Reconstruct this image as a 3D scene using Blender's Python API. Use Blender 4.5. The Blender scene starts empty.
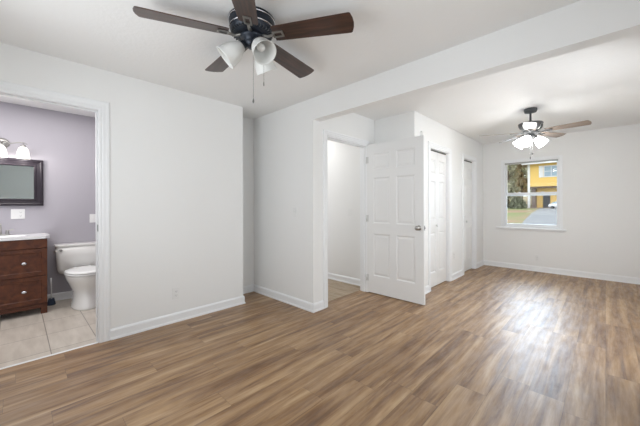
import bpy, bmesh, math, random
from mathutils import Vector, Matrix, Euler
PI = math.pi
R = math.radians
random.seed(7)
SC = bpy.context.scene
COL = SC.collection

# ------------------------------------------------------------------ camera
F_PX, YAW, ROLL, CY, CAM_H = 294.388, 0.769515, -0.0028662, 204.81, 1.2219
cam_data = bpy.data.cameras.new('camera')
cam = bpy.data.objects.new('camera', cam_data)
COL.objects.link(cam)
fw = Vector((-math.sin(YAW), math.cos(YAW), 0))
rt = Vector((math.cos(YAW), math.sin(YAW), 0))
up = Vector((0, 0, 1))
rt3 = rt * math.cos(ROLL) + up * math.sin(ROLL)
up3 = up * math.cos(ROLL) - rt * math.sin(ROLL)
m4 = Matrix((rt3, up3, -fw)).transposed().to_4x4()
m4.translation = Vector((0, 0, CAM_H))
cam.matrix_world = m4
cam_data.sensor_width = 36
cam_data.lens = F_PX / 640 * 36
cam_data.shift_y = -(213 - CY) / 640
cam_data.clip_start = 0.02
cam_data.clip_end = 300
SC.camera = cam

# ------------------------------------------------------------------ view, sky, lights
SC.view_settings.view_transform = 'Standard'
SC.view_settings.look = 'None'
SC.view_settings.exposure = 0.10
SC.view_settings.gamma = 1
SC.view_settings.use_curve_mapping = False

world = bpy.data.worlds.new('overcast_sky')
SC.world = world
world.use_nodes = True
wn = world.node_tree
wn.nodes.clear()
bg = wn.nodes.new('ShaderNodeBackground')
bg.inputs[0].default_value = (0.92, 0.96, 1.0, 1)
bg.inputs[1].default_value = 1.95
wo = wn.nodes.new('ShaderNodeOutputWorld')
wn.links.new(bg.outputs[0], wo.inputs[0])


def area(name, loc, direction, sx, sy, power, color=(1, 1, 1), spread=180):
    ld = bpy.data.lights.new(name, 'AREA')
    ld.shape = 'RECTANGLE'
    ld.size, ld.size_y = sx, sy
    ld.energy = power
    ld.color = color
    ld.spread = R(spread)
    o = bpy.data.objects.new(name, ld)
    COL.objects.link(o)
    o.location = loc
    o.rotation_euler = Vector(direction).to_track_quat('-Z', 'Y').to_euler()
    return o


def point(name, loc, power, color=(1, .95, .88), radius=.04):
    ld = bpy.data.lights.new(name, 'POINT')
    ld.energy = power
    ld.color = color
    ld.shadow_soft_size = radius
    o = bpy.data.objects.new(name, ld)
    COL.objects.link(o)
    o.location = loc
    return o


# daylight of the far window, and fill lights added at assumed windows out of view
area('fill_light_side', (.49, 1.15, 1.45), (-1, 0, .3), 1.1, 1.3, 7, (.915, .955, 1))  # added fill beside the camera, at an assumed window
area('fill_light_rear', (-1.75, -.49, 1.45), (0, 1, .3), 1.5, 1.3, 17, (.915, .955, 1))  # added fill behind the camera, at an assumed window
area('fill_light_far_room', (.34, 3.12, 1.20), (-1, .85, -.12), 1.0, 1.3, 18.5, (.94, .97, 1))  # added fill inside the room, turned to brighten the far wall
area('daylight_window_1', (-.99, 6.82, 1.42), (.28, -1, -.36), .80, 1.2, 12.5, (.66, .82, 1), spread=90)
# unseen ceiling panels added to brighten the rooms behind the two doorways
area('bathroom_ceiling_fill', (-4.1, .0, 2.42), (0, 0, -1), 1.2, 1.6, 21, (1, .98, .96))
area('hall_ceiling_fill', (-3.6, 3.0, 2.42), (0, 0, -1), .8, .8, 8, (1, .975, .94))


# ------------------------------------------------------------------ materials
def mat(name, color, rough=.5, metal=0, spec=.5, emit=None, estr=0, bump=0, bscale=60, var=0, vscale=6,
        trans=0, ior=1.45, coat=0):
    m = bpy.data.materials.new(name)
    m.use_nodes = True
    n, l = m.node_tree.nodes, m.node_tree.links
    b = n['Principled BSDF']
    b.inputs['Base Color'].default_value = (*color, 1)
    b.inputs['Roughness'].default_value = rough
    b.inputs['Metallic'].default_value = metal
    b.inputs['Specular IOR Level'].default_value = spec
    b.inputs['Transmission Weight'].default_value = trans
    b.inputs['IOR'].default_value = ior
    b.inputs['Coat Weight'].default_value = coat
    if emit:
        b.inputs['Emission Color'].default_value = (*emit, 1)
        b.inputs['Emission Strength'].default_value = estr
    tc = n.new('ShaderNodeTexCoord')
    if var:
        nz = n.new('ShaderNodeTexNoise')
        nz.inputs['Scale'].default_value = vscale
        nz.inputs['Detail'].default_value = 4
        l.new(tc.outputs['Object'], nz.inputs['Vector'])
        mx = n.new('ShaderNodeMix')
        mx.data_type = 'RGBA'
        mx.inputs['A'].default_value = (*[c * (1 - var) for c in color], 1)
        mx.inputs['B'].default_value = (*[min(1, c * (1 + var)) for c in color], 1)
        l.new(nz.outputs['Fac'], mx.inputs['Factor'])
        l.new(mx.outputs['Result'], b.inputs['Base Color'])
    if bump:
        nb = n.new('ShaderNodeTexNoise')
        nb.inputs['Scale'].default_value = bscale
        nb.inputs['Detail'].default_value = 3
        l.new(tc.outputs['Object'], nb.inputs['Vector'])
        bp = n.new('ShaderNodeBump')
        bp.inputs['Strength'].default_value = bump
        bp.inputs['Distance'].default_value = .01
        l.new(nb.outputs['Fac'], bp.inputs['Height'])
        l.new(bp.outputs['Normal'], b.inputs['Normal'])
    return m


M = {}
M['wall'] = mat('off_white_wall_paint', (.885, .885, .875), .55, spec=.3, bump=.06, bscale=90)
M['ceiling'] = mat('ceiling_paint', (.90, .898, .888), .8, spec=.2, bump=.2, bscale=38)
M['trim'] = mat('white_semigloss_trim', (.90, .91, .92), .32, spec=.5)
M['door'] = mat('white_door_paint', (.85, .85, .845), .38, spec=.5, bump=.02, bscale=120)
M['purple'] = mat('mauve_grey_wall_paint', (.455, .435, .475), .55, spec=.3, bump=.05, bscale=90)
M['plastic'] = mat('white_plastic', (.86, .86, .85), .35)
M['dark_slot'] = mat('dark_slot', (.05, .05, .05), .6)
M['nickel'] = mat('brushed_nickel', (.42, .41, .39), .28, 1)
M['dark_nickel'] = mat('dark_satin_nickel', (.22, .22, .215), .35, .9)
M['navy_metal'] = mat('blue_black_bronze_metal', (.024, .030, .042), .36, .4, bump=.02, bscale=200)
M['grey_metal'] = mat('dark_grey_painted_metal', (.085, .088, .09), .5, .1, spec=.3)
M['pewter'] = mat('brushed_pewter', (.30, .29, .27), .34, .9)
M['satin_hinge'] = mat('satin_white_hinge', (.68, .68, .67), .4, .1)
M['silver'] = mat('polished_silver_band', (.62, .63, .65), .25, 1)
M['porcelain'] = mat('white_porcelain', (.83, .82, .79), .12, spec=.6, coat=.3)
M['seat_plastic'] = mat('white_toilet_seat', (.88, .88, .87), .2)
M['counter'] = mat('white_cultured_marble', (.86, .86, .86), .15, coat=.3)
M['frost'] = mat('frosted_white_glass', (.80, .80, .775), .35, spec=.5, emit=(1, 1, .97), estr=0.0, var=.03, vscale=30)
M['lit_glass'] = mat('lit_frosted_glass', (.95, .95, .93), .4, emit=(1, .99, .97), estr=15)
M['bowl_glass'] = mat('lit_bowl_glass', (.95, .95, .93), .4, emit=(1, .985, .95), estr=1.2)
M['lit_glass_bath'] = mat('lit_bathroom_glass', (.80, .79, .76), .4, emit=(1, .96, .90), estr=.45)
M['bulb'] = mat('frosted_bulb', (.92, .92, .9), .3)
M['lit_bulb'] = mat('lit_bulb', (1, 1, 1), .3, emit=(1, .95, .86), estr=3)
M['mirror'] = mat('mirror_silver', (.66, .74, .75), .02, 1)
M['frame_dark'] = mat('dark_pewter_mirror_frame', (.022, .017, .024), .38, .0, spec=.35)
M['brush_blue'] = mat('navy_plastic', (.02, .035, .07), .3)
M['vinyl'] = mat('white_window_vinyl', (.86, .87, .88), .35)
M['rail_grey'] = mat('grey_blind_rail', (.42, .42, .40), .5)


def glass_mat():
    m = bpy.data.materials.new('window_glass')
    m.use_nodes = True
    n, l = m.node_tree.nodes, m.node_tree.links
    n.clear()
    t = n.new('ShaderNodeBsdfTransparent')
    t.inputs[0].default_value = (.97, .98, .98, 1)
    g = n.new('ShaderNodeBsdfGlossy')
    g.inputs['Roughness'].default_value = .02
    fr = n.new('ShaderNodeFresnel')
    fr.inputs['IOR'].default_value = 1.2
    mx = n.new('ShaderNodeMixShader')
    o = n.new('ShaderNodeOutputMaterial')
    l.new(fr.outputs[0], mx.inputs[0])
    l.new(t.outputs[0], mx.inputs[1])
    l.new(g.outputs[0], mx.inputs[2])
    l.new(mx.outputs[0], o.inputs[0])
    return m


M['glass'] = glass_mat()


def math_node(n, l, op, a, b=None, c=None):
    x = n.new('ShaderNodeMath')
    x.operation = op
    for i, v in enumerate((a, b, c)):
        if v is None:
            continue
        if isinstance(v, (int, float)):
            x.inputs[i].default_value = v
        else:
            l.new(v, x.inputs[i])
    return x.outputs[0]


def plank_mat(name, stops, width=.182, length=1.22, rough=.44, film=True, turn=False):
    """vinyl planks running along Y: every plank has its own tone and its own streaked grain"""
    m = bpy.data.materials.new(name)
    m.use_nodes = True
    n, l = m.node_tree.nodes, m.node_tree.links
    b = n['Principled BSDF']
    tc = n.new('ShaderNodeTexCoord')
    sp = n.new('ShaderNodeSeparateXYZ')
    l.new(tc.outputs['Object'], sp.inputs[0])
    X, Y = (sp.outputs[1], sp.outputs[0]) if turn else (sp.outputs[0], sp.outputs[1])
    u = math_node(n, l, 'DIVIDE', X, width)
    row = math_node(n, l, 'FLOOR', u)
    wn1 = n.new('ShaderNodeTexWhiteNoise')
    wn1.noise_dimensions = '1D'
    l.new(row, wn1.inputs['W'])
    v = math_node(n, l, 'ADD', math_node(n, l, 'DIVIDE', Y, length), wn1.outputs['Value'])
    colm = math_node(n, l, 'FLOOR', v)
    pid = n.new('ShaderNodeCombineXYZ')
    l.new(row, pid.inputs[0])
    l.new(colm, pid.inputs[1])
    wn2 = n.new('ShaderNodeTexWhiteNoise')
    wn2.noise_dimensions = '3D'
    l.new(pid.outputs[0], wn2.inputs['Vector'])
    # grain coordinates: stretched along the plank, shifted per plank
    gx = math_node(n, l, 'MULTIPLY_ADD', X, 1.0, math_node(n, l, 'MULTIPLY', wn2.outputs['Value'], 37.0))
    cv = n.new('ShaderNodeCombineXYZ')
    l.new(math_node(n, l, 'MULTIPLY', gx, 13.5), cv.inputs[0])
    l.new(math_node(n, l, 'MULTIPLY', Y, .95), cv.inputs[1])
    g1 = n.new('ShaderNodeTexNoise')
    g1.inputs['Scale'].default_value = 1.0
    g1.inputs['Detail'].default_value = 5
    g1.inputs['Roughness'].default_value = .62
    g1.inputs['Distortion'].default_value = .5
    l.new(cv.outputs[0], g1.inputs['Vector'])
    cv2 = n.new('ShaderNodeCombineXYZ')
    l.new(math_node(n, l, 'MULTIPLY', gx, 70.0), cv2.inputs[0])
    l.new(math_node(n, l, 'MULTIPLY', Y, 3.0), cv2.inputs[1])
    g2 = n.new('ShaderNodeTexNoise')
    g2.inputs['Scale'].default_value = 1.0
    g2.inputs['Detail'].default_value = 3
    l.new(cv2.outputs[0], g2.inputs['Vector'])
    t = math_node(n, l, 'ADD', math_node(n, l, 'MULTIPLY', g1.outputs['Fac'], 1.35),
                  math_node(n, l, 'MULTIPLY', wn2.outputs['Value'], .08))
    t = math_node(n, l, 'ADD', t, math_node(n, l, 'MULTIPLY', g2.outputs['Fac'], .20))
    t = math_node(n, l, 'SUBTRACT', t, .325)
    cr = n.new('ShaderNodeValToRGB')
    els = cr.color_ramp.elements
    while len(els) < len(stops):
        els.new(.5)
    for e, (p, c) in zip(els, stops):
        e.position = p
        e.color = (*c, 1)
    l.new(t, cr.inputs[0])
    # seams
    fx = math_node(n, l, 'FRACT', u)
    fy = math_node(n, l, 'FRACT', v)
    dx = math_node(n, l, 'MULTIPLY', math_node(n, l, 'MINIMUM', fx, math_node(n, l, 'SUBTRACT', 1.0, fx)), width)
    dy = math_node(n, l, 'MULTIPLY', math_node(n, l, 'MINIMUM', fy, math_node(n, l, 'SUBTRACT', 1.0, fy)), length)
    dd = math_node(n, l, 'MINIMUM', dx, dy)
    seam = math_node(n, l, 'LESS_THAN', dd, .0014)
    mx = n.new('ShaderNodeMix')
    mx.data_type = 'RGBA'
    l.new(math_node(n, l, 'MULTIPLY', seam, .45), mx.inputs['Factor'])
    l.new(cr.outputs['Color'], mx.inputs['A'])
    mx.inputs['B'].default_value = (.06, .035, .02, 1)
    l.new(mx.outputs['Result'], b.inputs['Base Color'])
    # sheen: rougher and smoother streaks, smears of dried film
    sm = n.new('ShaderNodeTexNoise')
    sm.inputs['Scale'].default_value = 5
    sm.inputs['Detail'].default_value = 6
    sm.inputs['Roughness'].default_value = .7
    l.new(tc.outputs['Object'], sm.inputs['Vector'])
    r0 = math_node(n, l, 'MULTIPLY_ADD', sm.outputs['Fac'], .22, rough - .11)
    r1 = math_node(n, l, 'MULTIPLY_ADD', g2.outputs['Fac'], .10, -.05)
    l.new(math_node(n, l, 'ADD', r0, r1), b.inputs['Roughness'])
    b.inputs['Specular IOR Level'].default_value = .5
    # dried cleaning film: patchy glossy coat, streaked along the boards
    fc_ = n.new('ShaderNodeCombineXYZ')
    l.new(math_node(n, l, 'MULTIPLY', X, 26.0), fc_.inputs[0])
    l.new(math_node(n, l, 'MULTIPLY', Y, 4.5), fc_.inputs[1])
    fn = n.new('ShaderNodeTexNoise')
    fn.inputs['Scale'].default_value = 1.0
    fn.inputs['Detail'].default_value = 7
    fn.inputs['Roughness'].default_value = .72
    l.new(fc_.outputs[0], fn.inputs['Vector'])
    mr = n.new('ShaderNodeMapRange')
    mr.inputs['From Min'].default_value = .38
    mr.inputs['From Max'].default_value = .62
    mr.inputs['To Min'].default_value = .05
    mr.inputs['To Max'].default_value = .9
    l.new(fn.outputs['Fac'], mr.inputs['Value'])
    l.new(mr.outputs['Result'], b.inputs['Coat Weight'])
    b.inputs['Coat Roughness'].default_value = .47
    b.inputs['Coat IOR'].default_value = 1.5
    bp = n.new('ShaderNodeBump')
    bp.inputs['Strength'].default_value = .10
    bp.inputs['Distance'].default_value = .003
    l.new(math_node(n, l, 'SUBTRACT', g2.outputs['Fac'], seam), bp.inputs['Height'])
    l.new(bp.outputs['Normal'], b.inputs['Normal'])
    return m


M['planks'] = plank_mat('brown_vinyl_planks', [
    (.14, (.100, .043, .015)), (.34, (.190, .098, .042)), (.50, (.305, .176, .080)),
    (.66, (.425, .270, .140)), (.88, (.54, .385, .225))])
M['hall_planks'] = plank_mat('pale_hall_planks', [
    (.15, (.24, .165, .095)), (.5, (.36, .265, .165)), (.85, (.48, .375, .26))], width=.10, turn=True)


def wood_mat(name, dark, light, axis=0, scale=14, rough=.35, coat=.2):
    m = bpy.data.materials.new(name)
    m.use_nodes = True
    n, l = m.node_tree.nodes, m.node_tree.links
    b = n['Principled BSDF']
    tc = n.new('ShaderNodeTexCoord')
    mp = n.new('ShaderNodeMapping')
    s = [scale, scale, scale]
    s[axis] = scale * .09
    mp.inputs['Scale'].default_value = s
    l.new(tc.outputs['Object'], mp.inputs[0])
    nz = n.new('ShaderNodeTexNoise')
    nz.inputs['Scale'].default_value = 1
    nz.inputs['Detail'].default_value = 6
    nz.inputs['Distortion'].default_value = .6
    l.new(mp.outputs[0], nz.inputs['Vector'])
    cr = n.new('ShaderNodeValToRGB')
    cr.color_ramp.elements[0].position = .3
    cr.color_ramp.elements[0].color = (*dark, 1)
    cr.color_ramp.elements[1].position = .72
    cr.color_ramp.elements[1].color = (*light, 1)
    l.new(nz.outputs['Fac'], cr.inputs[0])
    l.new(cr.outputs[0], b.inputs['Base Color'])
    b.inputs['Roughness'].default_value = rough
    b.inputs['Coat Weight'].default_value = coat
    return m


M['blade_dark'] = wood_mat('dark_walnut_blade', (.022, .012, .009), (.085, .038, .025), 0, 40, .34, .25)
M['blade_tan'] = wood_mat('weathered_oak_blade', (.16, .115, .085), (.30, .235, .185), 0, 40, .4, .1)
M['cherry'] = wood_mat('cherry_cabinet_wood', (.055, .013, .004), (.135, .038, .011), 1, 16, .5, 0)


def tile_mat():
    m = bpy.data.materials.new('beige_floor_tile')
    m.use_nodes = True
    n, l = m.node_tree.nodes, m.node_tree.links
    b = n['Principled BSDF']
    tc = n.new('ShaderNodeTexCoord')
    sp = n.new('ShaderNodeSeparateXYZ')
    l.new(tc.outputs['Object'], sp.inputs[0])
    LX, LY = .44, .315
    v = math_node(n, l, 'DIVIDE', math_node(n, l, 'SUBTRACT', sp.outputs[1], .200), LY)
    row = math_node(n, l, 'FLOOR', v)
    u = math_node(n, l, 'DIVIDE', math_node(n, l, 'ADD', sp.outputs[0], 3.80), LX)
    colm = math_node(n, l, 'FLOOR', u)
    pid = n.new('ShaderNodeCombineXYZ')
    l.new(row, pid.inputs[0])
    l.new(colm, pid.inputs[1])
    w = n.new('ShaderNodeTexWhiteNoise')
    l.new(pid.outputs[0], w.inputs['Vector'])
    mp = n.new('ShaderNodeMapping')
    mp.inputs['Scale'].default_value = (3, 14, 3)
    l.new(tc.outputs['Object'], mp.inputs[0])
    nz = n.new('ShaderNodeTexNoise')
    nz.inputs['Scale'].default_value = 1.2
    nz.inputs['Detail'].default_value = 5
    l.new(mp.outputs[0], nz.inputs['Vector'])
    t = math_node(n, l, 'ADD', math_node(n, l, 'MULTIPLY', nz.outputs['Fac'], .8), math_node(n, l, 'MULTIPLY', w.outputs['Value'], .2))
    cr = n.new('ShaderNodeValToRGB')
    cr.color_ramp.elements[0].position = .25
    cr.color_ramp.elements[0].color = (.50, .44, .375, 1)
    cr.color_ramp.elements[1].position = .8
    cr.color_ramp.elements[1].color = (.72, .66, .58, 1)
    l.new(t, cr.inputs[0])
    fx, fy = math_node(n, l, 'FRACT', u), math_node(n, l, 'FRACT', v)
    dx = math_node(n, l, 'MULTIPLY', math_node(n, l, 'MINIMUM', fx, math_node(n, l, 'SUBTRACT', 1.0, fx)), LX)
    dy = math_node(n, l, 'MULTIPLY', math_node(n, l, 'MINIMUM', fy, math_node(n, l, 'SUBTRACT', 1.0, fy)), LY)
    g = math_node(n, l, 'LESS_THAN', math_node(n, l, 'MINIMUM', dx, dy), .0032)
    mx = n.new('ShaderNodeMix')
    mx.data_type = 'RGBA'
    l.new(g, mx.inputs['Factor'])
    l.new(cr.outputs[0], mx.inputs['A'])
    mx.inputs['B'].default_value = (.25, .215, .18, 1)
    l.new(mx.outputs['Result'], b.inputs['Base Color'])
    b.inputs['Roughness'].default_value = .3
    bp = n.new('ShaderNodeBump')
    bp.inputs['Strength'].default_value = .3
    bp.inputs['Distance'].default_value = .002
    l.new(math_node(n, l, 'SUBTRACT', 1.0, g), bp.inputs['Height'])
    l.new(bp.outputs['Normal'], b.inputs['Normal'])
    return m


M['tile'] = tile_mat()


# ------------------------------------------------------------------ mesh helpers
def obj(name, bm, material, parent=None, smooth=False, bevel=0, loc=None, rot=None, bseg=2):
    me = bpy.data.meshes.new(name)
    bmesh.ops.recalc_face_normals(bm, faces=bm.faces[:])
    if smooth:
        for f in bm.faces:
            f.smooth = True
    bm.to_mesh(me)
    bm.free()
    for mm in (material if isinstance(material, (list, tuple)) else [material]):
        me.materials.append(mm)
    o = bpy.data.objects.new(name, me)
    COL.objects.link(o)
    if parent:
        o.parent = parent
    if loc:
        o.location = loc
    if rot:
        o.rotation_euler = rot
    if bevel:
        b = o.modifiers.new('bevel', 'BEVEL')
        b.width = bevel
        b.segments = bseg
        b.limit_method = 'ANGLE'
        b.angle_limit = R(35)
        b.harden_normals = False
    return o


def box(bm, x0, x1, y0, y1, z0, z1, mi=0, T=None):
    vs = [bm.verts.new((x, y, z)) for z in (z0, z1) for y in (y0, y1) for x in (x0, x1)]
    if T:
        for v in vs:
            v.co = T @ v.co
    for q in ((0, 2, 3, 1), (4, 5, 7, 6), (0, 1, 5, 4), (2, 6, 7, 3), (0, 4, 6, 2), (1, 3, 7, 5)):
        f = bm.faces.new([vs[i] for i in q])
        f.material_index = mi


def boxes(*args):
    bm = bmesh.new()
    for a in args:
        box(bm, *a)
    return bm


def lathe(bm, prof, seg=32, T=None, mi=0, a0=0, smooth=True):
    """prof: (r, z) from one end to the other"""
    rings = []
    for r, z in prof:
        if r < 1e-5:
            v = bm.verts.new((0, 0, z))
            rings.append([v])
        else:
            rings.append([bm.verts.new((r * math.cos(a0 + 2 * PI * k / seg), r * math.sin(a0 + 2 * PI * k / seg), z)) for k in range(seg)])
    for a, b in zip(rings, rings[1:]):
        for k in range(seg):
            k2 = (k + 1) % seg
            if len(a) == 1 and len(b) == 1:
                continue
            if len(a) == 1:
                f = bm.faces.new((a[0], b[k], b[k2]))
            elif len(b) == 1:
                f = bm.faces.new((a[k], a[k2], b[0]))
            else:
                f = bm.faces.new((a[k], a[k2], b[k2], b[k]))
            f.smooth = smooth
            f.material_index = mi
    if T:
        for rg in rings:
            for v in rg:
                v.co = T @ v.co


def tube(bm, pts, r, seg=10, cap=True, mi=0):
    pts = [Vector(p) for p in pts]
    rings = []
    n = len(pts)
    ref = None
    for i, p in enumerate(pts):
        d = (pts[min(i + 1, n - 1)] - pts[max(i - 1, 0)]).normalized()
        if ref is None:
            ref = Vector((0, 0, 1)) if abs(d.z) < .9 else Vector((1, 0, 0))
        a = d.cross(ref).normalized()
        b = d.cross(a).normalized()
        ref = b.cross(d).normalized() if False else ref
        rr = r[i] if isinstance(r, (list, tuple)) else r
        rings.append([bm.verts.new(p + a * rr * math.cos(2 * PI * k / seg) + b * rr * math.sin(2 * PI * k / seg)) for k in range(seg)])
    for A, B in zip(rings, rings[1:]):
        for k in range(seg):
            f = bm.faces.new((A[k], A[(k + 1) % seg], B[(k + 1) % seg], B[k]))
            f.smooth = True
            f.material_index = mi
    if cap:
        bm.faces.new(rings[0]).material_index = mi
        bm.faces.new(rings[-1][::-1]).material_index = mi


def prism(bm, poly, z0, z1, T=None):
    a = [bm.verts.new((x, y, z0)) for x, y in poly]
    b = [bm.verts.new((x, y, z1)) for x, y in poly]
    bm.faces.new(a[::-1])
    bm.faces.new(b)
    k = len(poly)
    for i in range(k):
        bm.faces.new((a[i], a[(i + 1) % k], b[(i + 1) % k], b[i]))
    if T:
        for v in a + b:
            v.co = T @ v.co


def loft(bm, sections, cap=True, smooth=True):
    """sections: lists of equal length of 3D points, closed loops"""
    rings = [[bm.verts.new(p) for p in s] for s in sections]
    k = len(rings[0])
    for A, B in zip(rings, rings[1:]):
        for i in range(k):
            f = bm.faces.new((A[i], A[(i + 1) % k], B[(i + 1) % k], B[i]))
            f.smooth = smooth
    if cap:
        bm.faces.new(rings[0][::-1])
        bm.faces.new(rings[-1])


def empty(name, loc=(0, 0, 0), rotz=0):
    o = bpy.data.objects.new(name, None)
    COL.objects.link(o)
    o.location = loc
    o.rotation_euler = (0, 0, rotz)
    o.empty_display_size = .1
    return o


def tag(o, label, cat, group=None, kind=None):
    o['label'] = label
    o['category'] = cat
    if group:
        o['group'] = group
    if kind:
        o['kind'] = kind
    return o


def struct(o):
    o['kind'] = 'structure'
    return o


def wall(name, axis, p0, p1, u0, u1, z0, z1, holes=(), mats=None, back=None):
    """wall slab between p0 and p1 on its axis, running u0..u1, with rectangular holes (ua, ub, za, zb).
    mats = materials; back = +1/-1: the side whose faces take the second material"""
    us = sorted({u0, u1, *[h[0] for h in holes], *[h[1] for h in holes]})
    zs = sorted({z0, z1, *[h[2] for h in holes], *[h[3] for h in holes]})
    us = [u for u in us if u0 <= u <= u1]
    zs = [z for z in zs if z0 <= z <= z1]

    def solid(i, j):
        if not (0 <= i < len(us) - 1 and 0 <= j < len(zs) - 1):
            return False
        uc, zc = (us[i] + us[i + 1]) / 2, (zs[j] + zs[j + 1]) / 2
        return not any(h[0] < uc < h[1] and h[2] < zc < h[3] for h in holes)
    bm = bmesh.new()
    cache = {}

    def V(p, u, z):
        k = (p, u, z)
        if k not in cache:
            cache[k] = bm.verts.new((p, u, z) if axis == 'x' else (u, p, z))
        return cache[k]
    for i in range(len(us) - 1):
        for j in range(len(zs) - 1):
            if not solid(i, j):
                continue
            a, b, c, d = us[i], us[i + 1], zs[j], zs[j + 1]
            for p in (p0, p1):
                f = bm.faces.new((V(p, a, c), V(p, b, c), V(p, b, d), V(p, a, d)))
                if back and ((p == p1) == (back > 0)):
                    f.material_index = 1
            if not solid(i - 1, j):
                bm.faces.new((V(p0, a, c), V(p1, a, c), V(p1, a, d), V(p0, a, d)))
            if not solid(i + 1, j):
                bm.faces.new((V(p0, b, c), V(p1, b, c), V(p1, b, d), V(p0, b, d)))
            if not solid(i, j - 1):
                bm.faces.new((V(p0, a, c), V(p1, a, c), V(p1, b, c), V(p0, b, c)))
            if not solid(i, j + 1):
                bm.faces.new((V(p0, a, d), V(p1, a, d), V(p1, b, d), V(p0, b, d)))
    return struct(obj(name, bm, mats or M['wall']))


# ------------------------------------------------------------------ room shell
XL, YB, YW, XC, H = -3.233, 2.353, 6.583, -1.777, 2.44
XS, XD, XR, YR = -3.590, -2.390, .52, -.52      # strip wall, doorway wall, right wall, rear wall

struct(obj('floor', boxes((-3.245, XR, YR, 1.90, -.06, 0), (-3.60, XR, 1.90, 2.42, -.06, 0),
                          (-2.52, XR, 2.42, 6.60, -.06, 0)), M['planks']))
struct(obj('floor_bathroom', boxes((-5.08, -3.245, -1.15, 1.15, -.06, 0.001)), M['tile']))
struct(obj('floor_hall', boxes((-5.0, -2.52, 2.46, 3.61, -.06, 0.001)), M['hall_planks']))
struct(obj('ceiling', boxes((-5.2, XR + .12, YR - .12, YW + .14, H, H + .1)), M['ceiling']))
BO = (-.30, .525, -1, 2.085)        # bathroom opening
wall('wall_left', 'x', -3.350, XL, YR - .1, 1.962, 0, H, [BO], [M['wall'], M['purple']], back=-1)
struct(obj('wall_left_return', boxes((-3.70, -3.351, 1.84, 1.962, 0, H)), M['wall']))
struct(obj('wall_recess', boxes((-3.70, XS, 1.963, 2.352, 0, H)), M['wall']))
wall('wall_middle', 'y', YB, 2.47, -3.70, XD, 0, H)
wall('wall_header', 'y', YB, 2.47, XD, XR, 2.193, H)
HO = (2.60, 3.425, -1, 2.055)      # hall doorway
wall('wall_doorway', 'x', -2.505, XD, 2.47, 3.60, 0, H, [HO])
wall('wall_hall', 'y', 3.605, 3.70, -5.0, XC, 0, H)
struct(obj('wall_hall_end', boxes((-5.12, -5.0, 2.47, 3.70, 0, H)), M['wall']))
C1, C2 = (4.075, 4.79, -1, 2.04), (5.44, 6.06, -1, 2.04)
wall('wall_closet', 'x', XC - .11, XC, 3.70, YW, 0, H, [C1, C2])
struct(obj('wall_closet_light_block', boxes((-2.60, -2.50, 3.70, YW, 0, H)), M['wall']))  # unseen, added to keep sky light from leaking through the closets
WO = (-1.42, -.565, .79, 2.035)
wall('wall_back', 'y', YW, YW + .14, -2.60, XR + .12, 0, H, [WO])
wall('wall_right', 'x', XR, XR + .12, YR, YW, 0, H, [(.6, 1.7, .8, 2.1), (2.52, 3.78, .8, 2.1)])
wall('wall_front', 'y', YR - .12, YR, -3.233, XR + .12, 0, H, [(-2.5, -1.0, .8, 2.1)])
struct(obj('wall_bathroom_back', boxes((-5.20, -5.07, -1.15, 1.15, 0, H)), M['purple']))
struct(obj('wall_bathroom_right', boxes((-5.20, -3.351, 1.15, 1.27, 0, H)), M['purple']))
struct(obj('wall_bathroom_left', boxes((-5.20, -3.351, -1.27, -1.15, 0, H)), M['purple']))


# baseboards: a profile swept along a wall line; n = direction the face looks
BASEP = [(0, 0), (.020, 0), (.020, .012), (.015, .020), (.013, .022), (.013, .080), (.009, .090), (.004, .096), (0, .098)]


def baseboard(name, p, q, n, scale=1.0, c0=0, c1=0):
    """c0/c1 = +1 outer mitre, -1 inner mitre at start/end, 0 square"""
    p, q, n = Vector((*p, 0)), Vector((*q, 0)), Vector((*n, 0))
    d = (q - p).normalized()
    bm = bmesh.new()
    A, B = [], []
    for o, z in BASEP:
        o, z = o * scale, z * scale
        A.append(bm.verts.new(p + n * o - d * o * c0 + Vector((0, 0, z))))
        B.append(bm.verts.new(q + n * o + d * o * c1 + Vector((0, 0, z))))
    k = len(A)
    for i in range(k - 1):
        bm.faces.new((A[i], A[i + 1], B[i + 1], B[i]))
    bm.faces.new(A)
    bm.faces.new(B)
    bm.faces.new((A[0], A[-1], B[-1], B[0]))
    return struct(obj(name, bm, M['trim']))


baseboard('baseboard_left', (XL, .592), (XL, 1.962), (1, 0), c1=1)
baseboard('baseboard_recess', (XS, 1.962), (XS, YB), (1, 0), c1=-1)
baseboard('baseboard_middle', (XS, YB), (XD, YB), (0, -1), c0=-1, c1=1)
baseboard('baseboard_middle_end', (XD, YB), (XD, 2.515), (1, 0), c0=1)
baseboard('baseboard_hall', (-5.0, 3.605), (-2.505, 3.605), (0, -1))
baseboard('baseboard_closet', (XC, 3.62), (XC, 4.01), (1, 0))
baseboard('baseboard_closet_middle', (XC, 4.862), (XC, 5.37), (1, 0))
baseboard('baseboard_closet_end', (XC, 6.13), (XC, YW), (1, 0), c1=-1)
baseboard('baseboard_back', (XC, YW), (XR, YW), (0, -1), c0=-1)
baseboard('baseboard_doorway', (XD, 3.50), (XD, 3.605), (1, 0), c1=-1)
baseboard('baseboard_hall_wall', (XD, 3.605), (XC, 3.605), (0, -1), c0=-1)
baseboard('baseboard_bathroom', (-5.07, -1.15), (-5.07, 1.15), (1, 0))
baseboard('baseboard_bathroom_right', (-5.07, 1.15), (-3.351, 1.15), (0, -1))


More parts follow.
